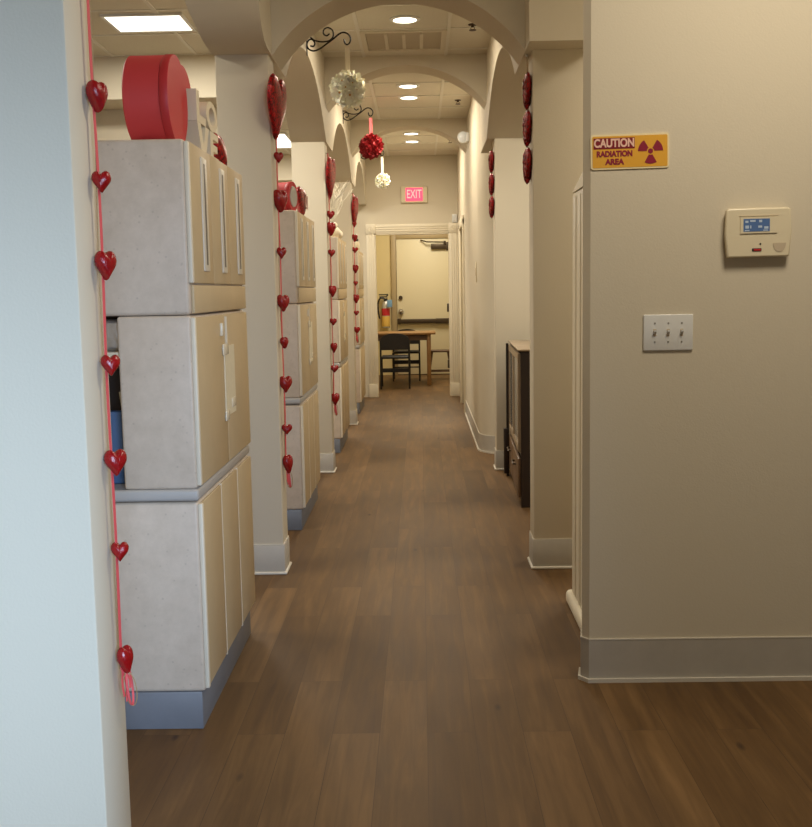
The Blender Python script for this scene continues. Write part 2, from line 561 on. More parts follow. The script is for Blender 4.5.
# near-left wall that ends at the hall (its narrow end face carries a heart garland)
srect('wall_front_left', -4.85, -.70, 2.155, 2.335, 0, CEIL, m=M['wall'], bevel=.006)
# near-right wall with softened corner
wr = MB().prism([(.559, 3.655), (.581, 3.628), (3.25, 3.628), (3.25, 3.76), (.60, 3.76), (.571, 3.735)], 'Z', 0, CEIL)
wro = struct(wr.build('wall_front_right', M['wall']))
bb = MB()
def bprof(d, e=.003):
    return [(.571 - d * .7, 3.735 + d * .3), (.559 - d, 3.655), (.581 - d * .4, 3.628 - d), (3.25, 3.628 - d), (3.25, 3.628 + e), (.581 + e, 3.628 + e), (.559 + e, 3.657), (.571 + e, 3.735)]
bb.prism(bprof(.005), 'Z', 0, .155, m=M['cove'])
bb.prism(bprof(.014), 'Z', 0, .014, m=M['lip'])
bb.prism(bprof(.006), 'Z', .155, .159, m=M['lip'])
struct(bb.build('baseboard_front_right', None))

# stub partition behind the near-right wall: narrow white panel post with sloped cap and rounded foot
st = MB()
st.box(.652, .80, 4.02, 4.56, 0, 1.80, bevel=.012)
st.prism([(.652, 1.803), (.80, 1.803), (.80, 1.90), (.70, 1.90)], 'Y', 4.02, 4.56)
for k in range(4):
    st.box(.648, .654, 4.05 + k * .13, 4.13 + k * .13, .07, 1.78, bevel=.004)
so = struct(st.build('trim_1', M['trim']))
ft = MB().box(.628, .80, 3.84, 4.60, 0.0, .062, bevel=.022, seg=4)
ft.build('foot', M['trim'], so)

# ---- piers
def pier(x0, x1, y0, d, side):
    p = MB().box(x0, x1, y0, y0 + d, 0, SPR + .01, bevel=.006).build('pillar', M['wall'])
    struct(p)
    b = MB()
    o = .006
    b.box(x0 - o, x1 + o, y0 - o, y0 + d + o, 0, .15, m=M['cove'], bevel=.005)
    b.box(x0 - .016, x1 + .016, y0 - .016, y0 + d + .016, 0, .014, m=M['lip'], bevel=.006)
    b.box(x0 - .004, x1 + .004, y0 - .004, y0 + d + .004, .15, .154, m=M['lip'])
    b.build('baseboard', None, p)
    return p
for y0 in PY:
    pier(-.96, -.706, y0, .18, -1)
pier(.549, .86, 5.165, .18, 1)
pier(.572, .86, 8.09, .18, 1)

# ---- longitudinal beams over the left piers, arched between them
lb = MB()
# first head with an arch springing away to the left
prof = [(5.14, SPR), (5.02, SPR + .004), (4.93, SPR + .02), (4.86, SPR + .06), (4.81, SPR + .12), (4.78, SPR + .20), (4.765, SPR + .32), (4.76, SPR + .45), (4.755, CEIL + .01)]
rows = []
for (py, pz) in prof:
    tz = (pz - SPR) / (CEIL - SPR)
    xl = -.968 - .03 * min(1, tz * 6) - .40 * tz ** 2.2
    rows.append([lb.bm.verts.new((xl + (-.694 - xl) * k / 6, py, pz)) for k in range(7)] + [lb.bm.verts.new((-.694, 5.14, pz)), lb.bm.verts.new((xl, 5.14, pz))])
for q0, q1 in zip(rows, rows[1:]):
    for k in range(9):
        lb.bm.faces.new((q0[k], q0[(k + 1) % 9], q1[(k + 1) % 9], q1[k]))
lb.bm.faces.new(rows[-1])
smp = [(5.14, SPR), (5.70, SPR)] + seg_arc(5.70, 8.08, SPR, 2.90)[1:] + [(8.65, SPR)] + seg_arc(8.65, 11.03, SPR, 2.91)[1:] + [(11.6, SPR)] + seg_arc(11.6, 13.75, SPR, 2.92)[1:] + [(13.95, SPR)]
lb.strip(smp, CEIL + .01, 'X', -.96, HL)
struct(lb.build('trim_2', M['wall'], angle=35), 'beige arched beam over the pillars along the left of the hall')
rb = MB()
smp = [(4.98, SPR), (5.73, SPR)] + seg_arc(5.73, 8.09, SPR, 2.88)[1:] + [(8.92, SPR)]
rb.strip(smp, CEIL + .01, 'X', HR, .86)
struct(rb.build('trim_3', M['wall'], angle=25), 'beige arched beam over the pillars along the right of the hall')
# ---- cross arches
def cross(y0, y1, z0, z1, name):
    a = MB().strip(seg_arc(HL - .002, HR + .002, z0, z1, 40), CEIL + .01, 'Y', y0, y1).build(name, M['wall'], angle=25)
    struct(a)
cross(5.18, 5.52, SPR, 2.845, 'trim_4')
cross(8.10, 8.38, 2.785, 3.078, 'trim_5')
cross(11.0, 11.28, 2.80, 3.078, 'trim_6')

# ---- right-hand hall wall beyond the second pier, its corner rounded
pl = [(.86, 8.92), (.66, 8.92)]
for k in range(0, 11):
    a = R(90 * k / 10)
    pl.append((.66 - .165 * math.sin(a), 9.16 - .24 * math.cos(a)))
pl += [(.497, 11.95), (.497, 11.95), (.86, 11.95)]
pl = pl[:-2] + [(.86, 11.95)]
struct(MB().prism(pl, 'Z', 0, CEIL).build('wall_hall_right', M['wall']))
def offs(d):
    q = [(.66, 8.92 - d)]
    for k in range(0, 11):
        a = R(90 * k / 10)
        q.append((.66 - (.165 + d) * math.sin(a), 9.16 - (.24 + d) * math.cos(a)))
    q.append((.497 - d, 11.95))
    return q
bh = MB()
bh.prism(offs(.006) + offs(-.004)[::-1], 'Z', 0, .15, m=M['cove'])
bh.prism(offs(.016) + offs(-.004)[::-1], 'Z', 0, .014, m=M['lip'])
bh.prism(offs(.004) + offs(-.004)[::-1], 'Z', .15, .154, m=M['lip'])
struct(bh.build('baseboard_hall_right', None))
# door in the right-hand wall near the end
dw = MB()
dw.box(.497, .86, 11.95, 13.95, 2.16, CEIL)
dw.box(.497, .86, 13.02, 13.95, 0, 2.16)
struct(dw.build('wall_hall_right_end', M['wall'], smooth=False))
M['ivory'].node_tree.nodes['Principled BSDF'].inputs['Subsurface Weight'].default_value = .35
M['ivory'].node_tree.nodes['Principled BSDF'].inputs['Subsurface Radius'].default_value = (.02, .018, .012)
d2 = MB().box(.56, .60, 12.0, 13.0, .01, 2.15).build('door_2', M['doorpaint']); struct(d2)
cs = MB()
cs.box(.475, .50, 11.88, 11.98, 0, 2.2, bevel=.006); cs.box(.475, .50, 12.99, 13.09, 0, 2.2, bevel=.006)
cs.box(.475, .50, 11.88, 13.09, 2.13, 2.23, bevel=.006)
cs.build('door_casing', M['trim'], d2)
MB().cyl((.535, 12.92, 1.0), .025, .05, 'X').build('door_knob', M['chrome'], d2)

# ---- end wall with the cased opening into the break room
ew = MB()
ew.box(-4.85, -.60, 13.95, 14.09, 0, CEIL); ew.box(.385, 3.25, 13.95, 14.09, 0, CEIL)
ew.box(-.60, .385, 13.95, 14.09, 2.155, CEIL)
struct(ew.build('wall_end', M['wall'], smooth=False))
d3 = thing('door_3', 'cream fluted door frame around the opening to the break room', 'doorway', (-.125, 13.95, 0))
d3['kind'] = 'structure'
def fl(x0, x1, z0, z1, horiz=False):
    b = MB()
    b.box(x0, x1, -.018, .005, z0, z1, bevel=.003)
    for k in range(3):
        if horiz:
            w = (z1 - z0 - .03) / 3; a = z0 + .015 + k * w
            b.box(x0, x1, -.026, -.012, a + .006, a + w - .006, bevel=.004)
        else:
            w = (x1 - x0 - .03) / 3; a = x0 + .015 + k * w
            b.box(a + .006, a + w - .006, -.026, -.012, z0, z1, bevel=.004)
    return b
X0, X1 = -.578, .622
fl(X0, X0 + .108, .17, 2.155).build('casing', M['trim'], d3)
fl(X1 - .115, X1, .17, 2.155).build('casing', M['trim'], d3)
fl(X0 + .115, X1 - .115, 2.155, 2.27, True).build('casing', M['trim'], d3)
for xx in (X0, X1 - .115):
    b = MB(); b.box(xx - .005, xx + .12, -.034, .005, 2.15, 2.275, bevel=.004)
    b.lathe([(.045, 0), (.045, -.008), (.03, -.012), (.03, -.006), (.015, -.006), (.012, -.014), (0, -.014)], (xx + .0575, -.034, 2.2125), axis='Y', mtx=None)
    b.build('corner_block', M['trim'], d3)
    MB().box(xx - .005, xx + .12, -.036, .005, 0, .175, bevel=.004).build('plinth_block', M['trim'], d3)
jb = MB()
jb.box(X0 + .10, X0 + .12, -.01, .15, 0, 2.16); jb.box(X1 - .125, X1 - .105, -.01, .15, 0, 2.16)
jb.box(X0 + .10, X1 - .105, -.01, .15, 2.14, 2.16)
jb.build('jamb', M['trim'], d3, smooth=False)
for z in (.42, 1.17, 1.98):
    MB().box(X1 - .15, X1 - .12, .085, .125, z - .055, z + .055, bevel=.003).build('hinge', M['bronze'], d3)

# baseboards of the end wall and of the left side of the hall's end
srect('baseboard_end', .485, .50, 13.93, 13.96, 0, .15, m=M['cove'])

# ---- treatment rooms on the left: partition walls with bulkheads
srect('wall_partition_left', -4.85, -1.30, 8.35, 8.47, 0, CEIL, m=M['wall'])
srect('trim_7', -4.85, -1.30, 7.92, 8.35, 2.84, CEIL, m=M['wall'], label='wall bulkhead below the ceiling of the first left room')
srect('trim_8', -4.85, -1.0, 13.6, 13.95, 2.83, CEIL, m=M['wall'], label='wall bulkhead below the ceiling of the far left rooms')
# ---- break room beyond the opening
srect('wall_break_back', -3.0, 3.25, 17.62, 17.75, 0, CEIL, m=M['yellowwall'])
srect('wall_break_left', -1.6, -1.5, 14.09, 17.62, 0, CEIL, m=M['yellowwall'])
srect('wall_break_right', 1.9, 2.0, 14.09, 17.62, 0, CEIL, m=M['yellowwall'])

# exit door in the break room's back wall
d1 = thing('door_1', 'cream exit door with a push bar in the back wall of the break room', 'door', (.06, 17.62, 0))
d1['kind'] = 'structure'
MB().box(-.455, .46, -.035, -.001, .012, 2.25, bevel=.003).build('leaf', M['doorpaint'], d1)
fr = MB()
fr.box(-.545, -.462, -.05, .0, 0, 2.33, bevel=.004); fr.box(.467, .55, -.05, .0, 0, 2.33, bevel=.004); fr.box(-.461, .466, -.049, .0, 2.257, 2.33, bevel=.004)
fr.build('door_frame', M['tanframe'], d1)
pb = MB(); pb.box(-.44, .46, -.11, -.07, .86, .935, bevel=.012); pb.box(-.45, -.40, -.075, -.03, .85, .945); pb.box(.40, .45, -.075, -.03, .85, .945); pb.box(.18, .46, -.115, -.065, .855, .94, bevel=.006)
pb.build('push_bar', M['bronze'], d1)
MB().cyl((-.395, -.05, 1.06), .045, .05, 'Y').sphere((-.395, -.09, 1.06), .036).build('door_knob', M['chrome'], d1)
MB().cyl((-.395, -.045, 1.29), .034, .035, 'Y').build('deadbolt', M['bronze'], d1)
dc = MB(); dc.box(.12, .46, -.09, -.035, 2.08, 2.17, bevel=.008); dc.tube([(.35, -.10, 2.19), (.05, -.13, 2.20), (-.05, -.06, 2.23)], .011); dc.cyl((.35, -.09, 2.185), .02, .05)
dc.build('door_closer', M['bronze'], d1)
MB().box(-.47, .47, -.03, -.0, 0, .012).build('threshold', M['bronze'], d1)

# ------------------------------------------------------------------ lamps in the ceiling
def downlight(x, y, label, energy=E_DOWN, near=False):
    t = thing('recessed_downlight', label, 'ceiling light', (x, y, CEIL), 0, None)
    MB().lathe([(.10, .0), (.10, -.006), (.078, -.012), (.072, -.004), (.072, 0)], seg=40).build('trim_ring', M['plasticw'], t)
    MB().lathe([(.072, -.002), (.071, -.0075), (.05, -.0095), (0, -.0105)], seg=40).build('lens', M['lens'], t)
    area('downlight_lamp', (0, 0, -.018), (.13, .13), energy, WARM, parent=t, shape='DISK')
    return t
downlight(-.075, 7.04, 'round recessed ceiling light beside the air vent, first and largest along the hall')
downlight(-.08, 9.26, 'nearer round recessed light of the middle pair, seen through the second arch')
downlight(-.08, 9.80, 'farther round recessed light of the middle pair, seen through the second arch')
downlight(-.08, 12.0, 'nearer round recessed light of the last pair, seen through the third arch')
downlight(-.075, 12.62, 'farther round recessed light of the last pair, closest to the exit sign')
area('front_room_lamp', (1.25, 2.5, CEIL - .02), (.6, .6), E_FRONT, WARM)
area('front_room_lamp', (-.1, 3.9, CEIL - .02), (.2, .2), E_DOWN * .35, WARM)

def troffer(x0, x1, y0, y1, label, e=E_PANEL):
    t = thing('ceiling_light_panel', label, 'ceiling light', ((x0 + x1) / 2, (y0 + y1) / 2, CEIL))
    w, d = (x1 - x0) / 2, (y1 - y0) / 2
    f = MB(); f.box(-w, w, -d, -d + .02, -.016, -.001); f.box(-w, w, d - .02, d, -.016, -.001); f.box(-w, -w + .02, -d + .02, d - .02, -.016, -.001); f.box(w - .02, w, -d + .02, d - .02, -.016, -.001)
    f.build('frame', M['plasticw'], t, smooth=False)
    MB().box(-w + .02, w - .02, -d + .02, d - .02, -.012, -.001).build('diffuser', M['panel'], t, smooth=False)
    area('panel_lamp', (0, 0, -.02), (w * 1.8, d * 1.8), e, NEUT, parent=t)
    return t
troffer(-1.975, -1.46, 6.76, 7.18, 'square lit ceiling panel over the first left room, above the red drum box')
troffer(-2.0, -1.45, 11.75, 12.9, 'narrow lit ceiling panel glimpsed past the first left pillar, over the second room')
area('unseen_room_lamp', (-2.6, 4.6, CEIL - .02), (.6, .6), E_PANEL, NEUT)
area('unseen_room_lamp', (-2.4, 9.9, CEIL - .02), (.6, 1.0), E_PANEL, NEUT)
area('unseen_room_lamp', (2.0, 6.6, CEIL - .02), (.6, 1.2), E_PANEL, (1.0, .95, .84))  # unseen overhead lamp added in the right alcove in place of window light
area('unseen_room_lamp', (2.0, 4.6, CEIL - .02), (.6, .6), E_PANEL * .6, WARM)
area('break_room_lamp', (0.1, 15.9, CEIL - .02), (.6, 1.2), E_BREAK, (1.0, .90, .70))

# ------------------------------------------------------------------ tall cabinet towers on the left
def cabinet(label):
    t = thing('cabinet_tower', label, 'cabinet', (-.714, 3.255, 0))
    D = .985                                  # depth along the hall
    Wd = .60                                  # width away from the hall (behind the near wall)
    B = MB()
    B.box(-Wd, 0, 0, D, 1.338, 1.873, bevel=.012, seg=3)
    B.build('upper_case', M['lam'], t)
    B = MB()
    B.box(-.232, 0, 0, D, .79, 1.3365, bevel=.010, seg=3)
    B.build('middle_case', M['lam'], t)
    # open niche at the back of the middle section
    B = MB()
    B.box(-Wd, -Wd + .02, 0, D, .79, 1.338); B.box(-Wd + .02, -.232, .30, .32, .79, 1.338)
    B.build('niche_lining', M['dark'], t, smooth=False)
    MB().box(-Wd + .02, -.234, .02, .30, 1.205, 1.225).build('niche_shelf', M['white'], t)
    MB().box(-Wd - .005, .004, -.006, D + .003, .752, .79, bevel=.010, seg=3).build('counter_top', M['edge'], t)
    MB().box(-Wd, 0, 0, D, .125, .748, bevel=.012, seg=3).build('lower_case', M['lam'], t)
    MB().box(-Wd + .01, -.012, .0, D - .03, 0, .125, bevel=.003).build('toe_kick', M['toe'], t)
    # upper doors with long recessed pulls
    n = 3; y0 = .026; w = (D - .031) / n
    for k in range(n):
        a = y0 + k * w
        d = MB().box(.0, .012, a + .002, a + w - .002, 1.436, 1.868, bevel=.003).build('door', M['tan'], t)
        c = a + w * .60
        p = MB()
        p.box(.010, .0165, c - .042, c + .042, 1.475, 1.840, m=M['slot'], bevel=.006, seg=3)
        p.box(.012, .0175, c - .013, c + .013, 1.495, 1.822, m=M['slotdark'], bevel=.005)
        p.build('recessed_pull', None, d)
    MB().box(0, .010, .02, D - .003, 1.342, 1.430, bevel=.003).build('fascia_panel', M['tan'], t)
    # middle doors
    for k in range(2):
        a = .026 + k * .482
        d = MB().box(0, .010, a + .002, a + .477, .797, 1.328, bevel=.003).build('door', M['tan'], t)
    MB().box(0, .013, .512, .518, 1.05, 1.32).build('door_edge', M['gap'], t); MB().box(0, .013, .530, .536, 1.05, 1.32).build('door_edge', M['gap'], t)
    # lower drawers split by pale vertical joints
    for k in range(3):
        a = .024 + k * .320
        MB().box(0, .008, a + .004, a + .315, .135, .742, bevel=.002).build('panel_door', M['tan'], t)
    for k in (1, 2):
        MB().box(0, .009, .02 + k * .321 - .005, .02 + k * .321 + .004, .13, .745).build('joint_strip', M['gap'], t)
    # pale edging where the end panel meets the fronts
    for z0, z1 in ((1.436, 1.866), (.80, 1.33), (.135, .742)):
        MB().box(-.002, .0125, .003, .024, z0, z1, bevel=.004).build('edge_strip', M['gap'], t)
    # paper strip taped over the pull
    MB().box(.010, .0135, .47, .66, .965, 1.215, mtx=None).build('paper_strip', M['paper'], t)
    for q in ((.011, .016, .44, .54, 1.185, 1.225), (.011, .016, .45, .52, .950, .985), (.011, .015, .58, .66, .985, 1.02), (.0, .018, .42, .445, 1.255, 1.30)):
        MB().box(*q, bevel=.002).build('clear_tape', M['tape'], t)
    return t
cab_labels = ['nearest tall beige laminate cabinet, with red drum box and white letters on top',
              'second tall beige cabinet, between the first and second left pillars',
              'third tall beige cabinet, holding the white twig arrangement',
              'last tall beige cabinet, closest to the break room door']
cab = cabinet(cab_labels[0])
cab['group'] = 'cabinet towers along the left of the hall'
cabs = [cab]
for k, yy in enumerate((6.10, 9.09, 12.05)):
    c = copy_tree(cab); c.location = (-.714, yy, 0); c['label'] = cab_labels[k + 1]
    cabs.append(c)

# things in the nearest cabinet's open niche
b = MB(); b.box(-1.06, -.952, 3.33, 3.42, 1.2255, 1.325, bevel=.012, seg=3)
fo = b.build('foil_packet', M['foil']); tag(fo, 'crumpled silver foil packet on the white shelf of the cabinet niche', 'packet')
b = MB(); b.box(-1.10, -.955, 3.36, 3.40, .7905, 1.03, bevel=.008, mtx=None)
tag(b.build('binder', M['bluebag']), 'dark blue binder standing in the open niche behind the garland', 'binder')
b = MB(); b.box(-.011, .0, 0, .14, 0, .30)
o = b.build('folder', M['manila'], loc=(-.950, 3.405, .791)); o.rotation_euler = (0, R(-6), 0)
tag(o, 'pale manila folder leaning in the cabinet niche beside the blue binder', 'folder')

# ------------------------------------------------------------------ things on top of the cabinets
TOP = 1.8732
def drum(label, loc, r, ln, mb, ml, rz=0.0, endm=None):
    t = thing('round_gift_box', label, 'gift box', loc, rz)
    h = ln / 2
    MB().lathe([(0, -h), (r - .004, -h), (r, -h + .004), (r, h - .028), (0, h - .028)], (0, 0, r), axis='X', seg=56).build('body', mb, t)
    MB().lathe([(r + .001, h - .027), (r + .0025, h - .025), (r + .0025, h - .003), (r + .001, h), (r - .012, h), (0, h - .002)], (0, 0, r), axis='X', seg=56).build('lid', ml, t)
    if endm:
        MB().lathe([(r * .72, h - .003), (r * .70, h + .004), (0, h + .004)], (0, 0, r), axis='X', seg=40).build('lid_disc', endm, t)
    return t
drum('large red round box lying on its side on the nearest cabinet', (-.84, 3.45, TOP + .005), .140, .142, M['redbox'], M['redlid'])
drum('smaller red round box behind the big red one on the nearest cabinet', (-.892, 3.765, TOP + .005), .157, .15, M['pinkbox'], M['redlid'])
drum('pink round box with silver disc in its lid on the second cabinet', (-.80, 6.29, TOP + .005), .085, .12, M['pinkbox'], M['redlid'], R(-12), M['silver'])

# stacked white wooden letters facing the hall
lv = thing('letter_sign', 'white wooden block letters LOVE stacked in two rows beside the red drum', 'sign', (-.776, 3.62, TOP + .0005))
def letter(s, y, z, w, h):
    """each letter cut from thick board; read from the hall (looking towards -X)"""
    b = MB()
    t0, t1 = -.03, .03
    def Y(q): return y + q * w
    def Z(q): return z + q * h
    if s == 'L':
        b.prism([(Y(0), Z(0)), (Y(1), Z(0)), (Y(1), Z(.26)), (Y(.32), Z(.26)), (Y(.32), Z(1)), (Y(0), Z(1))], 'X', t0, t1)
    elif s == 'V':
        b.prism([(Y(.36), Z(0)), (Y(.64), Z(0)), (Y(1), Z(1)), (Y(.70), Z(1)), (Y(.5), Z(.36)), (Y(.30), Z(1)), (Y(0), Z(1))], 'X', t0, t1)
    elif s == 'E':
        b.prism([(Y(0), Z(0)), (Y(1), Z(0)), (Y(1), Z(.22)), (Y(.34), Z(.22)), (Y(.34), Z(.39)), (Y(.85), Z(.39)), (Y(.85), Z(.61)), (Y(.34), Z(.61)), (Y(.34), Z(.78)), (Y(1), Z(.78)), (Y(1), Z(1)), (Y(0), Z(1))], 'X', t0, t1)
    else:
        n = 32
        vo = []
        for k in range(n):
            a = 2 * math.pi * k / n
            ro = [b.bm.verts.new((tt, Y(.5 + .5 * math.cos(a)), Z(.5 + .5 * math.sin(a)))) for tt in (t0, t1)]
            ri = [b.bm.verts.new((tt, Y(.5 + .27 * math.cos(a)), Z(.5 + .30 * math.sin(a)))) for tt in (t0, t1)]
            vo.append(ro + ri)
        for k in range(n):
            p, q = vo[k], vo[(k + 1) % n]
            b.bm.faces.new((p[0], q[0], q[1], p[1])); b.bm.faces.new((p[2], p[3], q[3], q[2]))
            b.bm.faces.new((p[1], q[1], q[3], p[3])); b.bm.faces.new((p[0], p[2], q[2], q[0]))
    return b.build('letter', M['white'], lv)
letter('V', .005, 0, .20, .11); letter('E', .225, 0, .15, .11)
letter('L', .005, .111, .15, .105); letter('O', .17, .111, .20, .105)

def heart_obj(name, w, h, t, m, parent=None, loc=(0, 0, 0), rot=(0, 0, 0), fuzz=0.0):
    hb = MB().heart(w, h, t, n=64 if fuzz else 40, rings=8 if fuzz else 6)
    if fuzz:          # tinsel surface
        rf = random.Random(11)
        for v in hb.bm.verts:
            v.co += Vector((rf.uniform(-1, 1), rf.uniform(-1, 1), rf.uniform(-1, 1))) * fuzz
    o = hb.build(name, m, parent, loc=loc, angle=60)
    o.rotation_euler = rot
    return o
hh = heart_obj('glitter_heart', .16, .15, .05, M['gred'], None, (-.775, 4.16, TOP + .079), (R(-12), 0, R(90)))
tag(hh, 'red glitter heart standing behind the white letters on the nearest cabinet', 'heart decoration')
# second cabinet: glitter bag with a pale square outline
gb = thing('glitter_heart', 'red glitter heart with pale square outline on the second cabinet', 'heart decoration', (-.745, 6.72, TOP))
heart_obj('heart_body', .36, .19, .06, M['gred'], gb, (0, 0, .098), (0, 0, R(90)))
sq = MB()
for a in ((-.05, .05, .05, .06), (-.05, .05, .125, .135), (-.05, -.038, .05, .135), (.038, .05, .05, .135)):
    sq.box(.032, .037, a[0], a[1], a[2], a[3])
sq.build('square_outline', M['signpink'], gb, smooth=False)
# third cabinet: white twigs in a pot, plush ornament and heart
tw = thing('twig_arrangement', 'white bare twig arrangement in a white pot on the third cabinet', 'decoration', (-.79, 9.27, TOP))
MB().lathe([(0, 0), (.035, 0), (.05, .02), (.055, .06), (.045, .09), (.048, .1), (.042, .1), (.03, .085), (0, .085)]).build('pot', M['white'], tw)
tb = MB()
rnd = random.Random(5)
def branch(p, d, ln, r, depth):
    pts = [p]
    q = p.copy(); dd = d.copy()
    for k in range(5):
        dd = (dd + Vector((rnd.uniform(-.22, .22), rnd.uniform(-.22, .22), rnd.uniform(-.02, .16)))).normalized()
        q = q + dd * ln / 5
        pts.append(q.copy())
    tb.tube(pts, [r * (1 - .13 * k) for k in range(6)], seg=5)
    if depth:
        for k in range(3 if depth > 1 else 2):
            i = rnd.choice((2, 3, 4))
            nd = (dd + Vector((rnd.uniform(-.9, .9), rnd.uniform(-.9, .9), rnd.uniform(-.1, .5)))).normalized()
            branch(pts[i], nd, ln * .55, r * .7, depth - 1)
for k in range(10):
    a = 2 * math.pi * k / 10
    branch(Vector((.01 * math.cos(a), .01 * math.sin(a), .085)), Vector((.34 * math.cos(a) + .1, .3 * math.sin(a), 1)).normalized(), .31, .010, 2)
tb.build('twigs', M['twig'], tw)
pz = MB(); pz.sphere((0, 0, .055), .06, sc=(1, 1.2, .9)); pz.sphere((.02, .11, .045), .045); pz.sphere((.035, .17, .04), .038, sc=(1, 1.2, 1)); pz.sphere((.01, -.04, .11), .03)
tag(pz.build('plush_ornament', M['plush'], loc=(-.765, 9.43, TOP + .003)), 'lumpy white plush ornament below the twigs on the third cabinet', 'decoration')
h3 = heart_obj('glitter_heart', .11, .10, .035, M['gred'], None, (-.752, 9.72, TOP + .052), (0, 0, R(70)))
tag(h3, 'small red glitter heart behind the white plush on the third cabinet', 'heart decoration')
jar = thing('ornament_jar', 'small white jar with black cap on the last cabinet', 'jar', (-.735, 12.16, TOP))
MB().lathe([(0, 0), (.038, 0), (.042, .01), (.042, .08), (.03, .1), (0, .1)]).build('jar_body', M['white'], jar)
MB().lathe([(0, .1), (.03, .1), (.03, .13), (0, .132)]).build('cap', M['black'], jar)

# ------------------------------------------------------------------ heart garlands on the left wall end and pillars
def garland(label, x, y, ztop, hearts, zbow, big=None, scale=1.0, tails=True, brz=82):
    t = thing('heart_garland', label, 'garland', (x, y, 0), 0, 'heart garlands on the left wall end and pillars')
    top = ztop
    pts = [(.0015 * math.sin(z * 9), .003 * math.sin(z * 5), z) for z in [top + (zbow - top) * k / 40 for k in range(41)]]
    MB().band(pts, (.25, 1, 0), .0095 * scale, .001).build('ribbon', M['pinkrib'], t)
    pts2 = [(-.004 + .004 * math.sin(z * 7 + 1), .004 + .005 * math.sin(z * 4), z) for z in [top + (zbow - top) * k / 40 for k in range(41)]]
    MB().tube(pts2, .0013 * scale, seg=6).build('cord', M['tancord'], t)
    MB().cyl((-.011, 0, top), .004, .03, 'X', seg=10).build('hook', M['chrome'], t)
    if big:
        bz, bw, bh, by = big
        heart_obj('glitter_heart', bw, bh, .05, M['gred'], t, (.014, by, bz), (R(4), 0, R(brz)))
    for (z, w, h, rz) in hearts:
        heart_obj('heart', w * .98, h * 1.1, w * .74, M['heart'], t, (.008, 0, z), (R(random.uniform(-4, 4)), 0, R(rz)))
    if tails:
        bw = MB()
        for (dx, dy, ln, cv) in ((.006, .004, .075, .02), (.01, .02, .05, .03), (.004, -.006, .06, -.012)):
            p = [(dx * k / 6, dy * k / 6 + cv * math.sin(math.pi * k / 6) * .6, zbow - ln * k / 6) for k in range(7)]
            bw.band(p, (.3, 1, 0), .006 * scale, .001)
        lp = [(.01 + .004 * math.sin(a), .018 - .018 * math.cos(a), zbow - .045 - .045 * math.sin(a)) for a in [2 * math.pi * k / 20 for k in range(21)]]
        bw.band(lp, (1, 0, 0), .005 * scale, .0008, m=None)
        bw.build('bow', M['pinkrib'], t)
        MB().tube([(.012 + .014 * math.sin(a) , .014 - .014 * math.cos(a), zbow - .05 + .05 * math.cos(a) * .9) for a in [2 * math.pi * k / 20 for k in range(21)]], .0012 * scale, seg=6).build('cord_loop', M['tancord'], t)
    return t
garland('nearest red heart garland, on pink ribbon down the end of the front wall', -.684, 2.268, 2.45,
        [(1.82, .052, .062, 68), (1.643, .042, .044, 5), (1.467, .050, .060, 52), (1.252, .043, .044, 30),
         (1.038, .052, .056, 40), (.838, .040, .042, 8), (.590, .042, .060, 70)], .565)
garland('red heart garland under a big glitter heart on the first left pillar', -.688, 5.20, 2.42,
        [(2.056, .05, .05, 30), (1.849, .085, .105, 55), (1.597, .05, .055, 20), (1.353, .07, .08, 40), (1.157, .05, .055, 60), (.951, .07, .08, 30),
         (.724, .055, .05, 10), (.549, .06, .09, 60)], .515, (2.285, .29, .31, -.06), 1.5)
garland('red heart garland with glitter heart on the second left pillar, by the twigs', -.688, 8.14, 2.45,
        [(1.99, .07, .06, 30), (1.885, .085, .10, 50), (1.70, .06, .055, 20), (1.41, .07, .085, 40), (1.174, .06, .055, 15), (.974, .06, .075, 40),
         (.81, .07, .055, 20), (.575, .075, .09, 40)], .535, (2.27, .26, .33, .02), 2.0)
garland('red heart garland with glitter heart on the third left pillar, farthest along', -.688, 11.09, 2.42,
        [(2.10, .05, .055, 30), (1.96, .07, .075, 40), (1.836, .07, .06, 20), (1.64, .075, .085, 40), (1.49, .05, .05, 20), (1.33, .08, .09, 40),
         (1.18, .06, .05, 20), (1.0, .08, .07, 30)], .96, (2.24, .26, .34, .02), 2.4)

# glitter heart strings on the right pillars
def heart_string(label, x, y, ztop, n, w, h):
    t = thing('heart_string', label, 'hanging decoration', (x, y, 0), 0, 'glitter heart strings on the right pillars')
    MB().tube([(0, 0, ztop + .075), (.002, .001, ztop + .03), (0, 0, ztop - h * n + .02)], .0018, seg=6).build('string', M['tancord'], t)
    MB().sphere((0, 0, ztop + .078), .008).build('hook', M['plasticw'], t)
    for k in range(n):
        heart_obj('glitter_heart', w, h * 1.0, .034, M['gred'], t, (0, 0, ztop - h * (k + .5)), (0, 0, R(90)), fuzz=.0045)
    return t
heart_string('string of three red glitter hearts on the nearer right pillar', .531, 5.255, 2.444, 3, .175, .177)
heart_string('string of three red glitter hearts on the farther right pillar', .553, 8.18, 2.455, 3, .19, .170)

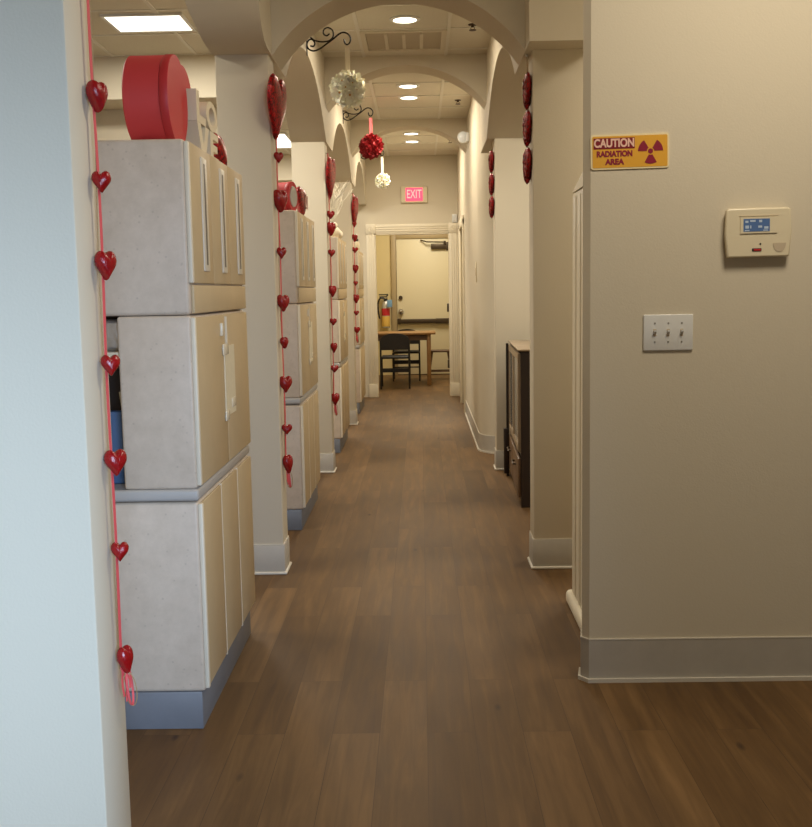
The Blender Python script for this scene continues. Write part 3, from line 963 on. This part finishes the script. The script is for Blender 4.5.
# ------------------------------------------------------------------ wrought-iron brackets with flower balls
def scroll(cx, cz, r0, r1, a0, turns, n=26):
    return [(cx + (r0 + (r1 - r0) * k / n) * math.cos(a0 + turns * 2 * math.pi * k / n), 0, cz + (r0 + (r1 - r0) * k / n) * math.sin(a0 + turns * 2 * math.pi * k / n)) for k in range(n + 1)]
def bez(ps, n=24):
    """smooth Catmull-Rom through points"""
    P = [Vector(p) for p in ps]; P = [P[0]] + P + [P[-1]]
    out = []
    for i in range(1, len(P) - 2):
        for k in range(n // 3):
            t = k / (n // 3)
            a, b, c, d = P[i - 1], P[i], P[i + 1], P[i + 2]
            out.append(.5 * ((2 * b) + (c - a) * t + (2 * a - 5 * b + 4 * c - d) * t * t + (3 * b - a - 3 * c + d) * t ** 3))
    out.append(P[-2])
    return out
u = .00082
def zp(px, py): return ((px - 138) * u, 0, -(py - 375) * u)
def bracket(label, y, z):
    t = thing('scroll_bracket', label, 'bracket', (HL, y, z), 0, 'scroll brackets on the left hall wall')
    MB().box(.0, .006, -.009, .009, -.05, .075, bevel=.002).build('back_plate', M['iron'], t)
    b = MB()
    b.tube(bez([zp(168, 362), zp(192, 366), zp(203, 345), zp(188, 318), zp(160, 318), zp(143, 348), zp(152, 382), zp(190, 400), zp(240, 385), zp(300, 345),
                zp(340, 318), zp(390, 280), zp(425, 268), zp(460, 282), zp(478, 312), zp(470, 345), zp(450, 358), zp(432, 345), zp(428, 318)]), .0052)
    b.build('hook_arm', M['iron'], t)
    b = MB()
    b.tube(bez([zp(142, 300), zp(170, 300), zp(205, 324), zp(260, 334), zp(315, 326), zp(345, 295), zp(340, 250), zp(305, 230), zp(275, 245), zp(272, 275), zp(295, 290), zp(318, 275)]), .0048)
    b.build('scroll', M['iron'], t)
    return t
HK = (450 - 138) * u         # where the hook hangs
def blossom_mesh(m, mc):
    b = MB()
    for ring, (npet, ln, wd, up) in enumerate(((6, .054, .038, .018), (5, .040, .030, .034))):
        for k in range(npet):
            a = 2 * math.pi * (k + ring * .5) / npet
            ca, sa = math.cos(a), math.sin(a)
            vs_ = []
            for (s, ww, zz) in ((.15, .35, 0), (.55, 1.0, .35), (.85, .8, .75), (1.0, .12, 1.0)):
                for sg in (-1, 0, 1):
                    rr = s * ln; tt = sg * ww * wd / 2
                    vs_.append(b.bm.verts.new((ca * rr - sa * tt, sa * rr + ca * tt, zz * up + (.004 if sg else 0))))
            for i in range(3):
                for j in range(2):
                    f = b.bm.faces.new((vs_[i * 3 + j], vs_[i * 3 + j + 1], vs_[(i + 1) * 3 + j + 1], vs_[(i + 1) * 3 + j]))
                    f.material_index = b.mi(m)
    b.mi(m)
    b.sphere((0, 0, .008), .0065, m=mc, seg=8)
    o = b.build('blossom', None, None)
    return o
def flower_ball(label, y, ztop, strap, r, petal, core, rib, nb=34, seedv=1):
    t = thing('flower_ball', label, 'hanging flower ball', (HL + HK, y, ztop), 0, 'flower balls hanging from scroll brackets')
    rr = random.Random(seedv)
    MB().band([(0, 0, .005), (.001, .002, -.01), (.002, 0, -strap * .5), (.001, 0, -strap - .03)], (1, .3, 0), .030, .002).band([(0, .004, .005), (-.003, .006, -.01), (-.004, .004, -strap * .5), (-.002, .004, -strap - .03)], (1, -.3, 0), .026, .002).build('ribbon', rib, t)
    c = Vector((0, 0, -strap - r))
    MB().sphere(c, r * .80, seg=20).build('core', core, t)
    proto = blossom_mesh(petal, M['centre'] if petal is M['ivory'] else M['redlid'])
    for k in range(nb):
        z = 1 - 2 * (k + .5) / nb
        a = k * 2.39996
        d = Vector((math.sqrt(1 - z * z) * math.cos(a), math.sqrt(1 - z * z) * math.sin(a), z))
        o = proto if k == 0 else proto.copy()
        if k: COL.objects.link(o)
        o.parent = t
        sc = r / .11 * rr.uniform(.85, 1.25)
        q = d.to_track_quat('Z', 'Y')
        o.matrix_local = Matrix.Translation(c + d * r * .70) @ q.to_matrix().to_4x4() @ Matrix.Rotation(rr.uniform(0, 6), 4, 'Z') @ Matrix.Diagonal((sc, sc, sc, 1))
    return t
for (y, lab, fl_lab, pet, core, rib, strap, r, sd, zc) in (
        (6.81, 'nearest black iron scroll bracket, holding the largest white flower ball', 'largest white flower ball on ivory ribbon, under the nearest bracket', M['ivory'], M['ivory'], M['ivoryrib'], .145, .106, 1, 2.93),
        (9.93, 'middle black iron scroll bracket, holding the red flower ball', 'red flower ball on a red ribbon under the middle bracket', M['redpetal'], M['redlid'], M['pinkrib'], .15, .105, 2, 2.995),
        (12.83, 'farthest black iron scroll bracket, behind the red flower ball', 'small round white flower ball nearest to the exit sign', M['ivory'], M['ivory'], M['ivoryrib'], .19, .085, 3, 3.0)):
    bracket(lab, y, zc)
    flower_ball(fl_lab, y, zc - (352 - 375) * u - .026, strap, r, pet, core, rib, 30, sd)

# ------------------------------------------------------------------ ceiling vents and sprinklers
def vent(x0, x1, y0, y1, label):
    t = thing('air_vent', label, 'vent', ((x0 + x1) / 2, (y0 + y1) / 2, CEIL))
    w, d = (x1 - x0) / 2, (y1 - y0) / 2
    f = MB()
    f.box(-w, w, -d, -d + .035, -.016, -.0); f.box(-w, w, d - .035, d, -.016, -.0); f.box(-w, -w + .035, -d + .035, d - .035, -.016, -.0); f.box(w - .035, w, -d + .035, d - .035, -.016, -.0)
    f.build('frame', M['vent'], t, smooth=False)
    MB().box(-w + .03, w - .03, -d + .03, d - .03, -.004, -.0005).build('backing', M['ventdark'], t, smooth=False)
    for k in range(3):
        cx = -w + .05 + (k + 1) * (2 * w - .1) / 4
        MB().box(cx - .012, cx + .012, -d + .1, d - .06, -.014, -.003, bevel=.002).build('slat', M['vent'], t)
    return t
vent(-.385, .205, 7.31, 7.90, 'square white air vent in the hall ceiling behind the first light')
def sprinkler(x, y, label):
    t = thing('sprinkler_head', label, 'sprinkler', (x, y, CEIL), 0, 'ceiling sprinklers')
    MB().lathe([(0, 0), (.030, 0), (.028, -.006), (.009, -.009), (.009, -.018), (0, -.018)], seg=20).build('escutcheon', M['sprk'], t)
    MB().tube([(.008, 0, -.012), (.013, 0, -.026), (.004, 0, -.036), (-.004, 0, -.036), (-.013, 0, -.026), (-.008, 0, -.012)], .0022, seg=6).build('yoke', M['sprk'], t)
    MB().lathe([(0, -.034), (.024, -.036), (.024, -.039), (0, -.040)], seg=20).build('deflector', M['sprk'], t)
sprinkler(.372, 7.22, 'nearest brown ceiling sprinkler, right of the air vent')
sprinkler(.372, 10.0, 'middle brown ceiling sprinkler, seen through the second arch')
sprinkler(.372, 12.55, 'farthest brown ceiling sprinkler, seen through the third arch')

# ------------------------------------------------------------------ things on the front right wall (plane y = 3.628)
FY = 3.628
def wall_m(x, z, d=0.0):
    """text plane facing -Y at the wall"""
    return Matrix.Translation((x, d, z)) @ Matrix.Rotation(R(90), 4, 'X')
sg = thing('warning_sign', 'yellow CAUTION RADIATION AREA sign with purple trefoil on the right wall', 'sign', (.712, FY, 1.854))
sg.rotation_euler = (0, R(-.9), 0)
sw, sh = .1315, .0575
def rrect(w, h, r, n=6):
    out = []
    for (cx, cz, a0) in ((w - r, h - r, 0), (-w + r, h - r, 90), (-w + r, -h + r, 180), (w - r, -h + r, 270)):
        for k in range(n + 1):
            a = R(a0 + 90 * k / n)
            out.append((cx + r * math.cos(a), cz + r * math.sin(a)))
    return out
MB().prism(rrect(sw, sh, .009), 'Y', -.004, -.0003).build('plate', M['signcream'], sg)
MB().prism(rrect(sw - .0055, sh - .0055, .005), 'Y', -.0048, -.0035).build('yellow_field', M['signyel'], sg)
MB().box(-.122, .016, -.0056, -.0045, .010, .046).build('header_bar', M['signhead'], sg, smooth=False)
text_mesh('caution_lettering', 'CAUTION', .0375, M['signpink'], sg, wall_m(-.053, .0280, -.0060), sx=.80, bold=.0014)
text_mesh('radiation_lettering', 'RADIATION', .0255, M['signmag'], sg, wall_m(-.052, -.0072, -.0052), sx=.88, bold=.0013)
text_mesh('area_lettering', 'AREA', .0255, M['signmag'], sg, wall_m(-.052, -.0335, -.0052), sx=.98, bold=.0013)
tr = MB()
tcx, tcz = .069, -.001
tr.cyl((tcx, -.0052, tcz), .0085, .001, 'Y', seg=28)
for a0 in (30, 150, 270):
    pts = [(tcx + .0125 * math.cos(R(a0 - 29 + 58 * k / 8)), tcz + .0125 * math.sin(R(a0 - 29 + 58 * k / 8))) for k in range(9)]
    pts += [(tcx + .042 * math.cos(R(a0 + 29 - 58 * k / 12)), tcz + .042 * math.sin(R(a0 + 29 - 58 * k / 12))) for k in range(13)]
    tr.prism(pts, 'Y', -.0057, -.0046)
tr.build('radiation_trefoil', M['signmag'], sg, smooth=False)

# alarm keypad
kp = thing('alarm_keypad', 'ivory alarm keypad with a blue screen on the right wall', 'keypad', (1.141, FY, 1.575))
kp.rotation_euler = (0, R(-.6), 0)
b = MB()
prof = [(-.105, -.082), (.105, -.082), (.112, 0), (.108, .078), (.098, .082), (-.098, .082), (-.108, .078), (-.112, 0)]
b.prism([(a * .97, z * .97) for a, z in prof], 'Y', -.012, -.0003)
b.prism(prof, 'Y', -.030, -.012)
kb = b.build('housing', M['plastic'], kp)
bv = kb.modifiers.new('bevel', 'BEVEL'); bv.width = .006; bv.segments = 3
b = MB(); b.box(-.062, .062, -.0335, -.029, -.002, .052); b.build('screen_bezel', M['plastic'], kp)
MB().box(-.052, .036, -.0345, -.030, .004, .046).build('screen', M['screen'], kp, smooth=False)
b = MB()
for a in ((-.046, -.036, .033, .040), (-.030, -.012, .036, .042), (.0, .010, .034, .042), (-.046, -.034, .014, .024), (-.030, -.026, .014, .024), (-.003, .010, .016, .023), (.017, .031, .012, .02), (-.048, -.032, .0055, .009), (.014, .030, .0055, .009)):
    b.box(a[0], a[1], -.0349, -.034, a[2], a[3])
b.build('screen_icons', M['lcdtext'], kp, smooth=False)
MB().box(-.022, .010, -.0325, -.029, -.062, -.052, m=M['black'], bevel=.003).box(-.016, .007, -.0332, -.032, -.060, -.054, m=M['led']).build('indicator_window', None, kp)
MB().cyl((.006, -.0305, -.038), .003, .002, 'Y', m=M['black'], seg=12).build('sensor_dot', None, kp)
gr = MB(); gr.prism([(.048 + .022 * (1 + math.cos(R(q))), -.034 + .030 * math.sin(R(q)) - .002) for q in range(180, 361, 12)], 'Y', -.0315, -.029)
gr.build('speaker_grille', M['grille'], kp)
MB().box(-.066, .066, -.032, -.029, .055, .0565).build('cover_seam', M['grille'], kp)

# three-gang switch plate
sp = thing('light_switch_plate', 'white triple light switch plate on the right wall below the sign', 'light switch', (.847, FY, 1.243))
b = MB().box(-.085, .085, -.007, -.0002, -.062, .062, bevel=.004, seg=3).build('plate', M['plasticw'], sp)
for xx in (-.046, 0, .046):
    b = MB(); b.box(xx - .005, xx + .005, -.0076, -.006, -.0125, .0125, m=M['grille']); b.prism([(-.007, -.006), (-.019, .004), (-.019, .009), (-.007, .008)], 'X', xx - .004, xx + .004, m=M['plasticw'])
    b.build('toggle', None, sp)
    for zz in (.032, -.032):
        MB().cyl((xx, -.0073, zz), .0032, .0012, 'Y', m=M['chrome'], seg=12).build('screw', None, sp)

# ------------------------------------------------------------------ dark display cabinet in the right alcove
dcab = thing('display_cabinet', 'low espresso display cabinet with glass doors between the right pillars', 'cabinet', (.622, 6.66, 0), R(-1.8))
DL, DH, DW = 1.22, 1.02, .42
b = MB()
b.box(.006, DW, 0, .025, 0, DH - .02); b.box(.006, DW, DL - .025, DL, 0, DH - .02); b.box(DW - .015, DW, .025, DL - .025, 0, DH - .02)
b.box(.01, DW - .015, .025, DL - .025, .32, .345); b.box(.01, DW - .015, .025, DL - .025, .04, .06); b.box(.02, .04, .025, DL - .025, 0, .045)
b.build('case', M['espresso'], dcab, smooth=False)
MB().box(-.012, DW + .005, -.012, DL + .012, DH - .012, DH, bevel=.003).build('top', M['doorwood'], dcab)
for k in range(2):
    a = .03 + k * .58
    d = MB()
    d.box(-.012, .006, a, a + .04, .36, DH - .03); d.box(-.012, .006, a + .535, a + .575, .36, DH - .03)
    d.box(-.012, .006, a + .04, a + .535, .36, .40); d.box(-.012, .006, a + .04, a + .535, DH - .07, DH - .03)
    d = d.build('door', M['doorwood'], dcab, smooth=False)
    MB().box(-.006, -.002, a + .04, a + .535, .40, DH - .07).build('glass_pane', M['caseglass'], d)
    dr = MB().box(-.012, .006, a, a + .575, .06, .315, bevel=.004).build('drawer', M['drawerwood'], dcab)
    MB().tube([(-.012, a + .25, .24), (-.032, a + .25, .24), (-.032, a + .40, .24), (-.012, a + .40, .24)], .006).build('handle', M['bronze'], dr)
b = MB(); b.box(-.03, -.012, DL - .05, DL - .01, 0, DH - .02); b.build('end_post', M['espresso'], dcab, smooth=False)
b = MB(); b.box(-.05, -.012, DL - .07, DL + .01, .02, .36, bevel=.004); b.build('end_bracket', M['espresso'], dcab)

# ------------------------------------------------------------------ small things on the far walls
es = thing('exit_sign', 'lit pink EXIT sign on the end wall above the doorway', 'sign', (-.066, 13.95, 2.647))
MB().box(-.172, .172, -.05, -.0005, -.105, .105, bevel=.008, seg=2).build('housing', M['plastic'], es)
MB().box(-.112, .112, -.054, -.049, -.085, .085).build('lit_face', M['exitlit'], es, smooth=False)
text_mesh('exit_lettering', 'EXIT', .155, M['exitpale'], es, wall_m(0, 0, -.0555), sx=.62, bold=.001)
el = thing('emergency_light', 'round white emergency light high on the right hall wall', 'emergency light', (.497, 10.55, 2.885))
MB().box(-.035, -.0005, -.05, .05, -.045, .045, bevel=.01).build('base', M['plasticw'], el)
MB().lathe([(0, 0), (.03, 0), (.05, .03), (.056, .06), (.056, .07), (.048, .07)], (-.06, .03, 0), axis='Y', mtx=None).build('lamp_head', M['plasticw'], el)
for ch in el.children:
    if ch.name.startswith('lamp_head'):
        ch.rotation_euler = (0, 0, R(180)); ch.location = (-.12, .06, 0)
MB().lathe([(0, 0), (.047, 0), (.03, .012), (0, .018)], (0, 0, 0), axis='Y').build('lens', M['glass'], el, loc=(-.06, -.04, 0)).rotation_euler = (0, 0, R(180))
w1 = thing('wall_switch', 'tall narrow light switch on the rounded right hall wall', 'light switch', (.495, 9.33, 1.555))
MB().box(-.007, -.0002, -.038, .038, -.09, .09, bevel=.003).build('plate', M['plastic'], w1)
MB().box(-.011, -.006, -.016, .016, -.035, .035, bevel=.002).build('rocker', M['grille'], w1)
db = thing('door_sensor', 'small white box on the end wall above the door frame corner', 'sensor', (.46, 13.95, 2.33))
MB().box(-.035, .03, -.045, -.0005, -.05, .055, bevel=.006).build('housing', M['plasticw'], db)
MB().box(-.02, .015, -.047, -.044, -.035, -.03).build('seam', M['grille'], db)

# ------------------------------------------------------------------ break room furniture
tb_ = thing('dining_table', 'brown wooden table in the break room behind the doorway', 'table', (-.25, 15.95, 0))
MB().box(-.75, .46, -.40, .40, .755, .785, bevel=.006).build('tabletop', M['tablewood'], tb_)
b = MB(); b.box(-.66, .37, -.33, -.31, .67, .755); b.box(-.66, .37, .31, .33, .67, .755); b.box(-.66, -.64, -.31, .31, .67, .755); b.box(.35, .37, -.31, .31, .67, .755)
b.build('apron', M['stoolwood'], tb_, smooth=False)
for sx in (-.65, .33):
    for sy in (-.34, .28):
        MB().box(sx, sx + .06, sy, sy + .06, 0, .755, bevel=.006).build('leg', M['tablewood'], tb_)
def chair(label, loc, rz):
    t = thing('stacking_chair', label, 'chair', loc, rz, 'black chairs at the break room table')
    # faces +Y; back at -Y
    MB().box(-.20, .20, -.19, .21, .43, .465, bevel=.016, seg=3).build('seat', M['blackvinyl'], t)
    pts = []
    b = MB()
    outline = [(-.21, .56)] + [(-.21 + .0 * k, .60) for k in range(1)] + [(.21 * -math.cos(R(q)), .70 + .10 * math.sin(R(q))) for q in range(0, 181, 15)] + [(.21, .56)]
    b.prism(outline, 'Y', -.235, -.205)
    b.build('backrest', M['blackvinyl'], t)
    for sx in (-.205, .205):
        MB().tube([(sx, -.27, 0), (sx, -.225, .45), (sx, -.22, .70)], .014).build('leg', M['blackmetal'], t)
        MB().tube([(sx, .22, 0), (sx, .18, .44)], .013).build('leg', M['blackmetal'], t)
    b = MB(); b.box(-.205, .205, -.25, -.235, .24, .30); b.tube([(-.205, .2, .22), (.205, .2, .22)], .010); b.box(-.212, -.198, -.24, .2, .41, .44); b.box(.198, .212, -.24, .2, .41, .44)
    b.build('stretcher', M['blackmetal'], t)
    return t
c1 = chair('black chair with an arched back, near side of the break room table', (-.385, 15.32, 0), 0)
c2 = copy_tree(c1); c2.location = (-.24, 16.55, 0); c2.rotation_euler = (0, 0, R(180))
c2['label'] = 'black chair on the far side of the break room table, mostly hidden'
stl = thing('stool', 'dark wooden stool with splayed legs beside the break room table', 'stool', (.29, 16.55, 0))
MB().box(-.20, .20, -.15, .15, .44, .47, bevel=.012, seg=3).build('seat', M['stoolwood'], stl)
for sx in (-1, 1):
    for sy in (-1, 1):
        MB().tube([(sx * .19, sy * .15, 0), (sx * .13, sy * .10, .44)], [.017, .02]).build('leg', M['stoolwood'], stl)
for yy in (-.135, .135):
    MB().tube([(-.17, yy, .14), (.17, yy, .14)], .010).build('rung', M['stoolwood'], stl)
fe = thing('fire_extinguisher', 'fire extinguisher with black hose and blue tag on the yellow break room wall', 'fire extinguisher', (-.585, 17.62, .80))
MB().lathe([(0, 0), (.062, 0), (.066, .02), (.066, .36), (.05, .41), (.03, .44), (0, .44)], (0, -.105, 0)).build('cylinder', M['silver'], fe)
MB().lathe([(.0675, .20), (.0685, .205), (.0685, .315), (.0675, .32)], (0, -.105, 0)).build('red_label', M['redlabel'], fe)
MB().lathe([(.0675, .02), (.0685, .025), (.0685, .185), (.0675, .19)], (0, -.105, 0)).build('yellow_label', M['yellowlabel'], fe)
b = MB(); b.cyl((0, -.105, .46), .03, .05); b.box(-.10, .03, -.12, -.09, .50, .52); b.box(-.11, .03, -.12, -.09, .535, .555); b.cyl((.03, -.105, .54), .018, .07, 'Y')
b.build('valve_handle', M['black'], fe)
MB().tube(bez([(0, -.14, .47), (-.08, -.15, .49), (-.125, -.14, .40), (-.12, -.13, .25), (-.10, -.13, .15)]), .014).build('hose', M['black'], fe)
MB().box(.03, .11, -.215, -.212, .34, .46, bevel=.001).build('tag', M['bluetag'], fe)
MB().box(-.05, .05, -.02, -.0005, .05, .40).build('wall_bracket', M['bronze'], fe)
